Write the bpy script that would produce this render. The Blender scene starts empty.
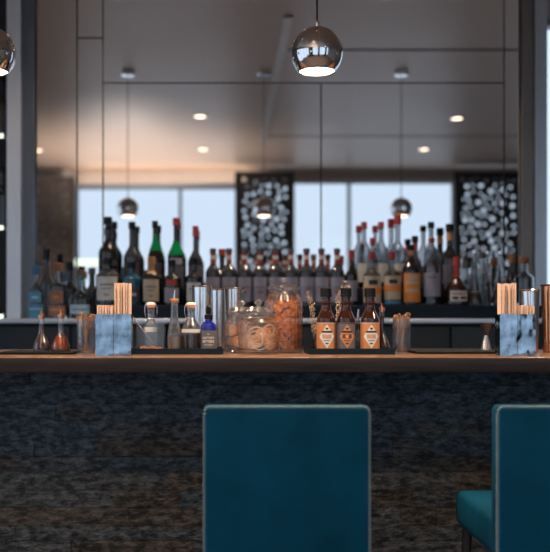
import bpy, bmesh, math, random
from mathutils import Vector, Matrix
random.seed(7)
PI = math.pi
sc = bpy.context.scene
COL = sc.collection
F, CX, CY, CZ = 945.0, 226.0, 319.0, 1.21   # focal length in px, vanishing point of the view direction, eye height
MIR = 4.6                                   # distance of the mirror wall
def X(px, d): return (px - CX) / F * d
def Z(py, d): return CZ + (CY - py) / F * d

# ------------------------------------------------------------------ materials
MATS = {}
def nodes(name):
    m = bpy.data.materials.new(name); m.use_nodes = True
    MATS[name] = m
    return m, m.node_tree.nodes, m.node_tree.links
def pm(name, col, rough=0.5, metal=0.0, noise=0.12, nscale=20, bump=0.0, bscale=60, sheen=0, trans=0, ior=1.45, coat=0, stretch=None, spec=.5):
    m, n, l = nodes(name); b = n['Principled BSDF']
    b.inputs['Roughness'].default_value = rough; b.inputs['Metallic'].default_value = metal
    b.inputs['Transmission Weight'].default_value = trans; b.inputs['IOR'].default_value = ior
    b.inputs['Coat Weight'].default_value = coat; b.inputs['Specular IOR Level'].default_value = spec
    if sheen:
        b.inputs['Sheen Weight'].default_value = sheen; b.inputs['Sheen Roughness'].default_value = .4
    tc = n.new('ShaderNodeTexCoord'); mp = n.new('ShaderNodeMapping'); l.new(tc.outputs['Object'], mp.inputs['Vector'])
    if stretch: mp.inputs['Scale'].default_value = stretch
    nt = n.new('ShaderNodeTexNoise'); nt.inputs['Scale'].default_value = nscale; nt.inputs['Detail'].default_value = 4
    l.new(mp.outputs['Vector'], nt.inputs['Vector'])
    cr = n.new('ShaderNodeValToRGB')
    cr.color_ramp.elements[0].position = .3; cr.color_ramp.elements[1].position = .7
    cr.color_ramp.elements[0].color = tuple(c * (1 - noise) for c in col) + (1,)
    cr.color_ramp.elements[1].color = tuple(min(1, c * (1 + noise)) for c in col) + (1,)
    l.new(nt.outputs['Fac'], cr.inputs['Fac']); l.new(cr.outputs['Color'], b.inputs['Base Color'])
    if bump:
        n2 = n.new('ShaderNodeTexNoise'); n2.inputs['Scale'].default_value = bscale; l.new(mp.outputs['Vector'], n2.inputs['Vector'])
        bp = n.new('ShaderNodeBump'); bp.inputs['Strength'].default_value = bump; bp.inputs['Distance'].default_value = .01
        l.new(n2.outputs['Fac'], bp.inputs['Height']); l.new(bp.outputs['Normal'], b.inputs['Normal'])
    return m
def thin_glass(name, tint=(.96, .97, .97), base=.05, edge=.65, rough=.02):
    m, n, l = nodes(name); n.remove(n['Principled BSDF']); out = n['Material Output']
    lw = n.new('ShaderNodeLayerWeight'); lw.inputs['Blend'].default_value = .35
    mr = n.new('ShaderNodeMapRange'); mr.inputs['To Min'].default_value = base; mr.inputs['To Max'].default_value = edge
    l.new(lw.outputs['Facing'], mr.inputs['Value'])
    t = n.new('ShaderNodeBsdfTransparent'); t.inputs['Color'].default_value = (*tint, 1)
    g = n.new('ShaderNodeBsdfGlossy'); g.inputs['Roughness'].default_value = rough; g.inputs['Color'].default_value = (.9, .92, .95, 1)
    mx = n.new('ShaderNodeMixShader'); l.new(mr.outputs['Result'], mx.inputs[0]); l.new(t.outputs[0], mx.inputs[1]); l.new(g.outputs[0], mx.inputs[2])
    l.new(mx.outputs[0], out.inputs['Surface'])
    return m
def emis(name, col, s):
    m, n, l = nodes(name); n.remove(n['Principled BSDF'])
    e = n.new('ShaderNodeEmission'); e.inputs['Color'].default_value = (*col, 1); e.inputs['Strength'].default_value = s
    l.new(e.outputs[0], n['Material Output'].inputs['Surface']); return m

M = MATS
def half_glass(name, tint, lo, hi, rough=.01, soft=.0):
    m, n, l = nodes(name); n.remove(n['Principled BSDF']); out = n['Material Output']
    lw = n.new('ShaderNodeLayerWeight'); lw.inputs['Blend'].default_value = .45
    mr = n.new('ShaderNodeMapRange'); mr.inputs['To Min'].default_value = lo; mr.inputs['To Max'].default_value = hi
    l.new(lw.outputs['Facing'], mr.inputs['Value'])
    t = n.new('ShaderNodeBsdfTransparent'); t.inputs['Color'].default_value = (*tint, 1)
    g = n.new('ShaderNodeBsdfGlass'); g.inputs['Roughness'].default_value = rough; g.inputs['IOR'].default_value = 1.5
    g.inputs['Color'].default_value = (1, 1, 1, 1)
    mx = n.new('ShaderNodeMixShader'); l.new(mr.outputs['Result'], mx.inputs[0]); l.new(t.outputs[0], mx.inputs[1]); l.new(g.outputs[0], mx.inputs[2])
    sg = n.new('ShaderNodeBsdfGlossy'); sg.inputs['Roughness'].default_value = .22   # slightly pressed, uneven surface
    m2 = n.new('ShaderNodeMixShader'); m2.inputs[0].default_value = soft
    l.new(mx.outputs[0], m2.inputs[1]); l.new(sg.outputs[0], m2.inputs[2]); l.new(m2.outputs[0], out.inputs['Surface'])
    return m
half_glass('jar_glass', (.985, .985, .98), .4, 1, soft=.02)
half_glass('lid_glass', (.98, .98, .98), .35, 1, soft=.12)
half_glass('bottle_glass', (.97, .975, .98), .35, 1, soft=.035)
pm('blue_glass', (.004, .012, .22), .06, 0, .1, coat=1)
thin_glass('red_glass', (.75, .2, .05), .05, .5)
thin_glass('window_glass', (.97, .98, .985), .02, .1, .01)
pm('solid_glass', (.95, .96, .97), .02, 0, .01, trans=1, ior=1.45)
pm('clear_glass', (.60, .61, .62), .03, 0, .02, trans=1, ior=1.45)
pm('dark_glass', (.012, .010, .011), .08, 0, .1, coat=.5)
pm('smoke_glass', (.035, .035, .042), .08, 0, .1, coat=.4)
pm('green_glass', (.0, .16, .045), .07, 0, .1, coat=.5)
pm('amber_glass', (.022, .0065, .003), .06, 0, .2, coat=.8)
pm('teal_glass', (.006, .075, .13), .1, 0, .2, coat=.4)
pm('brown_liquid', (.035, .011, .006), .15, 0, .1)
pm('red_liquid', (.24, .035, .008), .12, 0, .2, 60)
pm('amber_liquid', (.20, .055, .012), .12, 0, .2, 60)
pm('pale_liquid', (.28, .2, .14), .2, 0, .1)
pm('chrome', (.85, .86, .88), .03, 1, .01)
pm('steel', (.80, .81, .83), .2, 1, .06, 8)
pm('box_steel', (.25, .31, .37), .09, 1, .5, 26, bump=.9, bscale=11)
pm('brushed_aluminium', (.42, .45, .49), .35, 1, .08, 6, stretch=(30, 30, 1))
pm('pale_aluminium', (.72, .77, .84), .3, .85, .05, 6, stretch=(30, 30, 1))
pm('dark_steel', (.14, .155, .18), .38, 1, .1, 6, stretch=(30, 30, 1))
pm('bronze_metal', (.20, .17, .155), .4, 1, .1, 6, stretch=(30, 30, 1))
pm('copper', (.75, .33, .17), .18, 1, .05)
pm('black_plastic', (.004, .004, .005), .35, spec=.3)
pm('grey_plastic', (.08, .08, .085), .4)
pm('tray_black', (.006, .014, .024), .4, 0, .1, spec=.2)
pm('mat_rubber', (.008, .008, .009), .6, 0, .1, spec=.15)
pm('red_cap', (.33, .035, .03), .4)
pm('blue_cap', (.03, .12, .26), .4)
pm('orange_cork', (.62, .23, .07), .7)
pm('brown_cork', (.24, .1, .05), .7)
pm('white_ceramic', (.75, .72, .68), .3)
pm('label_white', (.62, .61, .58), .7)
pm('label_cream', (.55, .45, .33), .7)
pm('label_lavender', (.33, .31, .38), .7)
pm('label_blue', (.06, .25, .42), .6)
pm('label_paleblue', (.35, .5, .6), .6)
pm('label_brown', (.26, .13, .085), .7)
pm('label_orange', (.75, .26, .05), .6)
pm('label_copper', (.48, .20, .085), .5)
pm('label_dark', (.06, .05, .055), .6)
pm('label_grey', (.105, .10, .125), .6)
pm('label_red', (.45, .05, .03), .5)
pm('gold_paper', (.5, .24, .09), .5)
pm('ink', (.03, .03, .035), .7)
pm('ink_grey', (.2, .19, .21), .7)
pm('straw_paper', (.80, .59, .46), .7, 0, .12, 60)
pm('wood_pick', (.27, .14, .07), .55, 0, .2, 60)
pm('dried_sprig', (.6, .46, .36), .8, 0, .25, 90)
pm('orange_peel', (.66, .20, .03), .6, 0, .25, 60)
pm('orange_pulp', (.62, .20, .035), .55, 0, .3, 90, bump=.4, bscale=150)
pm('orange_pith', (.80, .70, .55), .7, 0, .1)
pm('peel_shaving', (.65, .26, .12), .7, 0, .3, 90)
pm('back_counter_steel', (.58, .64, .72), .3, .8, .06, 6)
pm('cabinet_paint', (.020, .034, .050), .5, 0, .1, 6, spec=.2)
pm('cabinet_handle', (.3, .33, .36), .3, 1)
pm('riser_black', (.006, .014, .024), .5, 0, .1, spec=.15)
pm('floor_wood', (.09, .07, .06), .55, 0, .1, 3, stretch=(12, 1, 1))
pm('plaster', (.35, .31, .29), .8, 0, .04, 5)
pm('window_frame', (.16, .17, .19), .5, .3)
pm('screen_black', (.03, .029, .03), .5)
pm('cord_black', (.01, .01, .01), .6)
pm('groove_black', (.01, .01, .012), .6)
pm('ceiling_track', (.42, .37, .34), .4, .6)
pm('stool_leg', (.05, .05, .055), .4, .8)
pm('mirror_tint', (.83, .82, .815), .0, 1, .005, 1)
pm('velvet', (.0004, .052, .105), .8, 0, .2, 7, sheen=.0, spec=.12, bump=.12, bscale=25)
pm('velvet_sheen_piping', (.06, .13, .18), .6, 0, .1, 20, sheen=.8)  # paler than the velvet: the sheen on the rim put into its colour
pm('panel_brown', (.16, .12, .10), .6, 0, .1, 5)
pm('screen_lit_brown', (.07, .052, .043), .6)  # lit copy of the screen black, light put into the colour
emis('lamp_glow', (1, .83, .66), 9)
emis('downlight_glow', (1, .72, .5), 7)
emis('fill_cove_glow', (1, .82, .66), 30)
emis('fill_uplight_glow', (1, .86, .72), 8)
emis('shelf_glow', (.85, 1, .78), 1.6)

# ceiling: satin warm metal-like boards with soft sheen
m, n, l = nodes('ceiling_satin'); b = n['Principled BSDF']
b.inputs['Base Color'].default_value = (.33, .235, .180, 1); b.inputs['Roughness'].default_value = .4
b.inputs['Metallic'].default_value = .2
nt = n.new('ShaderNodeTexNoise'); nt.inputs['Scale'].default_value = 1.3
tc = n.new('ShaderNodeTexCoord'); l.new(tc.outputs['Object'], nt.inputs['Vector'])
mr = n.new('ShaderNodeMapRange'); mr.inputs['To Min'].default_value = .38; mr.inputs['To Max'].default_value = .46
l.new(nt.outputs['Fac'], mr.inputs['Value']); l.new(mr.outputs['Result'], b.inputs['Roughness'])
# walnut for the bar top, lightened to carry its warm highlight
m, n, l = nodes('walnut'); b = n['Principled BSDF']; b.inputs['Roughness'].default_value = .27
tc = n.new('ShaderNodeTexCoord'); mp = n.new('ShaderNodeMapping'); mp.inputs['Scale'].default_value = (1.2, 22, 30)
nt = n.new('ShaderNodeTexNoise'); nt.inputs['Scale'].default_value = 3; nt.inputs['Detail'].default_value = 8
cr = n.new('ShaderNodeValToRGB'); cr.color_ramp.elements[0].color = (.09, .048, .032, 1); cr.color_ramp.elements[1].color = (.22, .12, .075, 1)
l.new(tc.outputs['Object'], mp.inputs['Vector']); l.new(mp.outputs['Vector'], nt.inputs['Vector']); l.new(nt.outputs['Fac'], cr.inputs['Fac']); l.new(cr.outputs['Color'], b.inputs['Base Color'])
pm('walnut_shaded', (.038, .026, .022), .45, 0, .3, 4, stretch=(1.5, 30, 30), spec=.3)  # shaded copy of the walnut, for the front face
# split slate in three tones; the blue one carries the daylight tint
def stone(name, a, c):
    m, n, l = nodes(name); b = n['Principled BSDF']; b.inputs['Roughness'].default_value = .6; b.inputs['Specular IOR Level'].default_value = .3
    tc = n.new('ShaderNodeTexCoord'); mp = n.new('ShaderNodeMapping'); mp.inputs['Scale'].default_value = (1, 1, 2.2)
    l.new(tc.outputs['Object'], mp.inputs['Vector'])
    n1 = n.new('ShaderNodeTexNoise'); n1.inputs['Scale'].default_value = 30; n1.inputs['Detail'].default_value = 9; n1.inputs['Roughness'].default_value = .72
    l.new(mp.outputs['Vector'], n1.inputs['Vector'])
    cr = n.new('ShaderNodeValToRGB'); cr.color_ramp.elements[0].position = .42; cr.color_ramp.elements[1].position = .60
    cr.color_ramp.elements[0].color = (*a, 1); cr.color_ramp.elements[1].color = (*c, 1)
    e = cr.color_ramp.elements.new(.8); e.color = tuple(min(1, v * 2.2) for v in c) + (1,)
    l.new(n1.outputs['Fac'], cr.inputs['Fac']); l.new(cr.outputs['Color'], b.inputs['Base Color'])
    n2 = n.new('ShaderNodeTexNoise'); n2.inputs['Scale'].default_value = 70; n2.inputs['Detail'].default_value = 8
    l.new(mp.outputs['Vector'], n2.inputs['Vector'])
    bp = n.new('ShaderNodeBump'); bp.inputs['Strength'].default_value = .8; bp.inputs['Distance'].default_value = .006
    l.new(n2.outputs['Fac'], bp.inputs['Height']); l.new(bp.outputs['Normal'], b.inputs['Normal'])
stone('slate_blue_daylit', (.014, .022, .030), (.082, .112, .14))
stone('slate_grey', (.014, .018, .021), (.10, .11, .115))
stone('slate_brown', (.016, .014, .012), (.105, .092, .080))

# ------------------------------------------------------------------ mesh helpers
def lathe(bm, prof, seg=32, mi=0, c=(0, 0), z=0, rib=0, ribn=0, closed=False):
    pr_ = []
    seq = list(prof) + ([prof[0]] if closed else [])
    for (r0, h0), (r1, h1) in zip(seq, seq[1:]):
        pr_.append((r0, h0)); L_ = math.hypot(r1 - r0, h1 - h0)
        if L_ > .006:   # holding loops keep the shading of long straight runs true
            for u in (min(.0015 / L_, .2), 1 - min(.0015 / L_, .2)): pr_.append((r0 + (r1 - r0) * u, h0 + (h1 - h0) * u))
    if not closed: pr_.append(prof[-1])
    rings = []
    for r, h in pr_:
        if r < 1e-6: rings.append([bm.verts.new((c[0], c[1], z + h))])
        else:
            rings.append([bm.verts.new((c[0] + (r * (1 + rib * math.cos(ribn * 2 * PI * k / seg))) * math.cos(2 * PI * k / seg),
                                        c[1] + (r * (1 + rib * math.cos(ribn * 2 * PI * k / seg))) * math.sin(2 * PI * k / seg), z + h)) for k in range(seg)])
    pairs = list(zip(rings, rings[1:]))
    if closed: pairs.append((rings[-1], rings[0]))
    for a, b in pairs:
        for k in range(seg):
            q = (k + 1) % seg
            if len(a) == 1 and len(b) == 1: continue
            if len(a) == 1: f = bm.faces.new((a[0], b[q], b[k]))
            elif len(b) == 1: f = bm.faces.new((a[k], a[q], b[0]))
            else: f = bm.faces.new((a[k], a[q], b[q], b[k]))
            f.material_index = mi
    return bm
def box(bm, x0, x1, y0, y1, z0, z1, mi=0, bev=0):
    r = bmesh.ops.create_cube(bm, size=1)
    bmesh.ops.scale(bm, vec=(x1 - x0, y1 - y0, z1 - z0), verts=r['verts'])
    bmesh.ops.translate(bm, vec=((x0 + x1) / 2, (y0 + y1) / 2, (z0 + z1) / 2), verts=r['verts'])
    fs = {f for v in r['verts'] for f in v.link_faces}
    for f in fs: f.material_index = mi
    if bev:
        es = list({e for f in fs for e in f.edges})
        bmesh.ops.bevel(bm, geom=es, offset=bev, segments=3, affect='EDGES', profile=.5)
    return bm
def tube(bm, pts, r, seg=10, mi=0, closed=False):
    pts = [Vector(p) for p in pts]; N = len(pts); rings = []
    up = Vector((0, 0, 1))
    for i, p in enumerate(pts):
        if closed: t = pts[(i + 1) % N] - pts[i - 1]
        else: t = pts[min(i + 1, N - 1)] - pts[max(i - 1, 0)]
        t.normalize()
        u = t.cross(up if abs(t.z) < .95 else Vector((1, 0, 0))).normalized(); w = t.cross(u).normalized()
        rr = r[i] if isinstance(r, (list, tuple)) else r
        rings.append([bm.verts.new(p + u * rr * math.cos(2 * PI * k / seg) + w * rr * math.sin(2 * PI * k / seg)) for k in range(seg)])
    pr = list(zip(rings, rings[1:]))
    if closed: pr.append((rings[-1], rings[0]))
    for a, b in pr:
        for k in range(seg):
            f = bm.faces.new((a[k], a[(k + 1) % seg], b[(k + 1) % seg], b[k])); f.material_index = mi
    if not closed:
        bm.faces.new(rings[0]).material_index = mi; bm.faces.new(rings[-1][::-1]).material_index = mi
    return bm
def patch(bm, r, z0, z1, a0, a1, mi=0, seg=12):
    """part of a cylinder shell; angle 0 faces the camera (-y)"""
    cols = []
    for k in range(seg + 1):
        a = a0 + (a1 - a0) * k / seg
        cols.append([bm.verts.new((q * math.sin(a), -q * math.cos(a), z)) for q, z in ((r, z0), (r, z1), (r - .0006, z1), (r - .0006, z0))])
    for a, b in zip(cols, cols[1:]):
        for j in range(4):
            bm.faces.new((a[j], b[j], b[(j + 1) % 4], a[(j + 1) % 4])).material_index = mi
    bm.faces.new(cols[0]).material_index = mi; bm.faces.new(cols[-1]).material_index = mi
    return bm
def obj(name, bm, mats, parent=None, loc=(0, 0, 0), smooth=True, rot=None):
    bmesh.ops.recalc_face_normals(bm, faces=bm.faces)
    for f in bm.faces: f.smooth = smooth
    if smooth:
        for e in bm.edges:
            if len(e.link_faces) == 2 and e.calc_face_angle(0) > .7: e.smooth = False
    me = bpy.data.meshes.new(name); bm.to_mesh(me); bm.free()
    for q in (mats if isinstance(mats, (list, tuple)) else [mats]): me.materials.append(M[q])
    o = bpy.data.objects.new(name, me); COL.objects.link(o); o.location = loc
    if rot: o.rotation_euler = rot
    if parent: o.parent = parent
    return o
def tag(o, label, cat, group=None):
    o['label'] = label; o['category'] = cat
    if group: o['group'] = group
    return o
def thing(name, label, cat, loc, group=None, rz=0):
    o = bpy.data.objects.new(name, None); COL.objects.link(o); o.location = loc; o.rotation_euler.z = rz
    o.empty_display_size = .05
    return tag(o, label, cat, group)
def struct(name, bm, mats, smooth=False):
    o = obj(name, bm, mats, smooth=smooth); o['kind'] = 'structure'; return o
def children(o): return [c for c in bpy.data.objects if c.parent == o]
def dup(o, loc=None, label=None, parent=None, rz=None):
    c = o.copy(); COL.objects.link(c)
    if parent: c.parent = parent
    for ch in children(o): dup(ch, parent=c)
    if loc: c.location = loc
    if label: c['label'] = label
    if rz is not None: c.rotation_euler.z = rz
    return c
def B(): return bmesh.new()
def text_on(parent, s, r, z, size, mat, name='lettering'):
    cu = bpy.data.curves.new(name, 'FONT'); cu.body = s; cu.size = size; cu.align_x = 'CENTER'; cu.extrude = .0002; cu.offset = size*.02
    t = bpy.data.objects.new(name, cu); COL.objects.link(t)
    dg = bpy.context.evaluated_depsgraph_get(); me = bpy.data.meshes.new_from_object(t.evaluated_get(dg))
    bpy.data.objects.remove(t)
    me.transform(Matrix.Identity(4))
    for v in me.vertices:
        a = v.co.x / r; rr = r + v.co.z
        v.co = (rr * math.sin(a), -rr * math.cos(a), z + v.co.y)
    me.materials.clear(); me.materials.append(M[mat])
    o = bpy.data.objects.new(name, me); COL.objects.link(o); o.parent = parent
    return o

# ------------------------------------------------------------------ the room
H = 2.91
XL, XR, YW = -3.2, 4.3, -1.6
box_ = lambda *a, **k: box(B(), *a, **k)
struct('floor', box_(XL, XR, YW, 4.95, -.05, 0), 'floor_wood')
bm = B(); box(bm, XL, XR, YW, 4.95, H, H + .1)
struct('ceiling', bm, 'ceiling_satin')
# dark joints between the ceiling boards and the light track running towards the bar
bm = B()
for y in (3.23, .42):
    box(bm, .39, XR - .01, y - .012, y + .012, H - .004, H - .0005)
struct('trim_1', bm, 'groove_black')
struct('trim_2', box_(.325, .375, .2, 3.9, H - .012, H - .0005), 'ceiling_track')
bm = B(); box(bm, XL - .1, XL, YW, 4.95, 0, .35); box(bm, XL - .1, XL, YW, 4.95, 2.75, H); box(bm, XL - .1, XL, YW, -1.3, .35, 2.75); box(bm, XL - .1, XL, 3.4, 4.95, .35, 2.75)
struct('wall_left', bm, 'plaster')
w = bpy.data.objects.new('window_7', None); COL.objects.link(w); w['kind'] = 'structure'; w.location = (XL - .05, 1.05, 0)  # unseen window added to let in more daylight from the left
bm = B()
for q in (-2.35, -1.18, -.01, 1.16, 2.33): box(bm, -.03, .03, q, q + .02, .35, 2.75)
obj('window_frame', bm, 'window_frame', w, smooth=False)
obj('pane', box_(-.004, .004, -2.35, 2.35, .35, 2.75), 'window_glass', w, smooth=False)
struct('wall_right', box_(XR, XR + .1, YW, 4.95, 0, H), 'plaster')
cv = thing('fill_cove', 'added cove strip over the left window that brightens the mirrored ceiling', 'lamp', (-.7, YW + .11, 0))  # strip added to warm and brighten the ceiling on the left
obj('ledge', box_(-1.0, 1.0, -.109, .10, 2.728, 2.742), 'plaster', cv, smooth=False)
obj('light_strip', box_(-.98, .98, -.02, .02, 2.743, 2.753), 'fill_cove_glow', cv, smooth=False)
# window wall behind the camera
WT, WB = 2.745, .08
bm = B()
box(bm, XL, XR, YW - .2, YW, WT + .045, H); box(bm, XL, XR, YW - .2, YW, 0, WB)
box(bm, XL, -1.72, YW - .2, YW, WB, WT + .045)
box(bm, -1.72, .3, YW - .2, YW, WT - .02, WT + .045)
struct('wall_front', bm, 'plaster')
for i, (a, c, t) in enumerate(((-1.72, -.526, WT - .02), (-.526, .35, WT - .02), (.35, 1.417, WT + .045), (1.417, 2.62, WT + .045), (2.62, XR, WT + .045))):
    w = bpy.data.objects.new('window_%d' % (i + 1), None); COL.objects.link(w); w['kind'] = 'structure'; w.location = ((a + c) / 2, YW - .1, 0)
    h = (c - a) / 2; bm = B()
    box(bm, -h, -h + .018, -.03, .03, WB, t); box(bm, h - .018, h, -.03, .03, WB, t)
    box(bm, -h + .018, h - .018, -.03, .03, WB, WB + .03); box(bm, -h + .018, h - .018, -.03, .03, t - .02, t)
    obj('window_frame', bm, 'window_frame', w, smooth=False)
    obj('pane', box_(-h + .018, h - .018, -.004, .004, WB + .03, t - .02), 'window_glass', w, smooth=False)

# pierced screens standing before the windows
def screen(x0, x1, label, backed, z1=2.845, y=-1.3):
    cu = bpy.data.curves.new('s', 'CURVE'); cu.dimensions = '2D'; cu.fill_mode = 'BOTH'; cu.extrude = .01
    w = x1 - x0; z0 = .9
    def poly(pts):
        s = cu.splines.new('POLY'); s.points.add(len(pts) - 1)
        for p, q in zip(s.points, pts): p.co = (q[0], q[1], 0, 1)
        s.use_cyclic_u = True
    poly([(-w / 2, z0), (w / 2, z0), (w / 2, z1), (-w / 2, z1)])
    cs = []
    for _ in range(5000):
        r = random.choice((.015, .019, .023, .026))
        x = random.uniform(-w / 2 + r + .05, w / 2 - r - .05); z = random.uniform(z0 + r + .05, z1 - r - .05)
        if all((x - a) ** 2 + (z - c) ** 2 > (r + q + .026) ** 2 for a, c, q in cs): cs.append((x, z, r))
    for x, z, r in cs: poly([(x + r * math.cos(k * PI / 9), z + r * math.sin(k * PI / 9)) for k in range(18)])
    t = bpy.data.objects.new('s', cu); COL.objects.link(t)
    me = bpy.data.meshes.new_from_object(t.evaluated_get(bpy.context.evaluated_depsgraph_get())); bpy.data.objects.remove(t)
    me.transform(Matrix.Rotation(PI / 2, 4, 'X')); me.materials.clear(); me.materials.append(M['screen_lit_brown' if backed else 'screen_black'])
    th = thing('pierced_screen', label, 'screen', ((x0 + x1) / 2, y, 0), 'pierced screens by the windows')
    o = bpy.data.objects.new('pierced_sheet', me); COL.objects.link(o); o.parent = th
    bm = B(); box(bm, -w / 2 - .02, -w / 2, -.03, .03, 0, z1); box(bm, w / 2, w / 2 + .02, -.03, .03, 0, z1); box(bm, -w / 2, w / 2, -.03, .03, 0, z0)
    obj('frame', bm, 'screen_black', th, smooth=False)
screen(.12, .74, 'black screen pierced with round holes, mirrored in the middle between two bright windows', 0)
screen(2.55, 3.27, 'black screen pierced with round holes, mirrored at the right end of the mirror', 0)
screen(-2.45, -1.70, 'light-tinted brown screen pierced with round holes, mirrored at the left end of the mirror', 1, 2.79)

# ------------------------------------------------------------------ back wall, mirror, posts
bm = B(); box(bm, XL, 1.60, 4.85, 4.95, 0, H); box(bm, 1.60, XR, 4.85, 4.95, 0, .9); box(bm, 1.6, XR, 4.85, 4.95, 2.75, H)
box(bm, 2.6, XR, 4.85, 4.95, .9, 2.75)
struct('wall_back', bm, 'plaster')
w = bpy.data.objects.new('window_6', None); COL.objects.link(w); w['kind'] = 'structure'; w.location = (2.1, 4.9, 0)
bm = B(); box(bm, -.5, -.48, -.04, .04, .9, 2.75); box(bm, .48, .5, -.04, .04, .9, 2.75); box(bm, -.48, .48, -.04, .04, .9, .93); box(bm, -.48, .48, -.04, .04, 2.72, 2.75)
obj('window_frame', bm, 'window_frame', w, smooth=False)
obj('pane', box_(-.48, .48, -.004, .004, .93, 2.72), 'window_glass', w, smooth=False)

MX0, MX1 = X(36, MIR), X(520, MIR)
mir = thing('wall_mirror', 'large panelled mirror covering the wall behind the bottles', 'mirror', (0, MIR, 0))
xs = [MX0, X(77, MIR), X(103, MIR), X(321, MIR), X(504, MIR), MX1]
zj = Z(83, MIR); g = .0035
def mp_(x0, x1, z0, z1): obj('mirror_panel', box_(x0 + g, x1 - g, 0, .01, z0 + g, z1 - g), 'mirror_tint', mir, smooth=False)
mp_(xs[0], xs[1], 1.0, H); mp_(xs[1], xs[2], 1.0, Z(38, MIR)); mp_(xs[1], xs[2], Z(38, MIR), H)
mp_(xs[2], xs[3], 1.0, zj); mp_(xs[3], xs[4], 1.0, zj); mp_(xs[2], xs[4], zj, H)
mp_(xs[4], xs[5], 1.0, H)
obj('backing', box_(MX0, MX1, .011, .24, 1.0, H), 'groove_black', mir, smooth=False)
struct('trim_3', box_(X(24, MIR), MX0 - .001, 4.565, 4.849, 1.0, H), 'dark_steel')
struct('trim_4', box_(X(10, MIR), X(24, MIR) - .001, 4.53, 4.849, 1.0, H), 'pale_aluminium')
struct('trim_5', box_(MX1 + .001, X(531, MIR), 4.57, 4.849, 1.0, H), 'bronze_metal')
struct('trim_6', box_(X(531, MIR) + .001, X(543, MIR), 4.54, 4.849, 1.0, H), 'brushed_aluminium')

# ------------------------------------------------------------------ pendants and downlights
def pendant():
    t = thing('pendant_lamp', '', 'lamp', (0, 0, 0), 'chrome ball pendants over the bar')
    R = .0745; zc = 0
    bm = B(); a0 = -.81
    prof = [(R * math.cos(a0 + (PI / 2 - a0) * k / 28), R * math.sin(a0 + (PI / 2 - a0) * k / 28)) for k in range(28)]
    prof += [(.006, R)] + [(.006, R - .002)]
    prof += [((R - .002) * math.cos(a0 + (PI / 2 - a0) * (1 - k / 28)), (R - .002) * math.sin(a0 + (PI / 2 - a0) * (1 - k / 28))) for k in range(1, 29)]
    lathe(bm, prof, 48, closed=True); obj('shade', bm, 'chrome', t)
    zo = R * math.sin(a0) + .004; ro = R * math.cos(a0) - .001
    bm = B(); lathe(bm, [(0, zo), (ro, zo), (ro, zo + .003), (0, zo + .003)], 36); obj('diffuser', bm, 'lamp_glow', t)
    bm = B(); lathe(bm, [(0, R - .004), (.006, R - .004), (.0065, R + .012), (.004, R + .02), (0, R + .02)], 20); obj('cord_grip', bm, 'chrome', t)
    hc = H - PZ
    bm = B(); tube(bm, [(0, 0, R + .018), (0, 0, hc - .02)], .0028, 10); obj('cord', bm, 'cord_black', t)
    bm = B(); lathe(bm, [(0, hc - .028), (.045, hc - .028), (.048, hc - .022), (.048, hc), (0, hc)], 32); obj('canopy', bm, 'steel', t)
    return t
DP = 2.7; PZ = Z(53.3, DP)
p0 = pendant(); p0.location = (X(317, DP), DP, PZ); p0['label'] = 'chrome ball pendant lamp hanging in the upper middle, nearest and in focus'
dup(p0, (X(317, DP) - .935, DP, PZ), 'chrome ball pendant lamp, leftmost of the row over the bar')
dup(p0, (X(317, DP) + .945, DP, PZ), 'chrome ball pendant lamp, rightmost of the row over the bar')
def light(kind, loc, power, col, size=.05, rot=(0, 0, 0), ang=120, name='light'):
    L = bpy.data.lights.new(name, kind); L.energy = power; L.color = col
    if kind == 'SPOT': L.spot_size = math.radians(ang); L.spot_blend = .8; L.shadow_soft_size = size
    if kind == 'POINT': L.shadow_soft_size = size
    if kind == 'AREA': L.shape = 'DISK'; L.size = size
    o = bpy.data.objects.new(name, L); COL.objects.link(o); o.location = loc; o.rotation_euler = rot
    return o
WARM = (1, .70, .45)
for i in (-1, 0, 1):
    light('SPOT', (X(317, DP) + .94 * i, DP, PZ - .068), 50, WARM, .035, ang=150, name='pendant_bulb')
def downlight(x, y, label):
    t = thing('ceiling_downlight', label, 'ceiling light', (x, y, H), 'round downlights in the ceiling')
    bm = B(); lathe(bm, [(.045, -.001), (.06, -.001), (.062, -.006), (.047, -.008)], 32, closed=True); obj('ring', bm, 'steel', t)
    bm = B(); lathe(bm, [(0, -.004), (.046, -.004), (.046, -.001), (0, -.001)], 32); obj('lens', bm, 'downlight_glow', t)
def D2(px, py):
    d = 1.70 * F / (CY - py); return X(px, d), 2 * MIR - d
DL = [(200, 116, 'small round ceiling downlight mirrored left of the middle, the upper of two'), (203, 149, 'small round ceiling downlight mirrored left of the middle, the lower of two'),
      (457, 118, 'small round ceiling downlight mirrored at the right, the upper of two'), (424, 149, 'small round ceiling downlight mirrored at the right, the lower of two'), (-59, 116, 'added unseen ceiling downlight outside the left edge of the mirror'), (38, 150, 'small round ceiling downlight mirrored at the far left edge of the mirror')]  # the one outside the mirror is unseen, added to light the bar
for px, py, lb in DL:
    x, y = D2(px, py); downlight(x, y, lb)
    light('SPOT', (x, y, H - .02), 110, WARM, .04, ang=110, name='downlight_bulb')
for i, x in enumerate((-.55, .15, .85)):  # unseen downlights added to light the back bar bottles
    downlight(x, 4.25, 'added unseen downlight above the back bar, ' + ('at its left', 'at its middle', 'at its right')[i])
    light('SPOT', (x, 4.25, H - .02), 55, (1, .8, .62), .04, ang=100, name='downlight_bulb')

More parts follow.
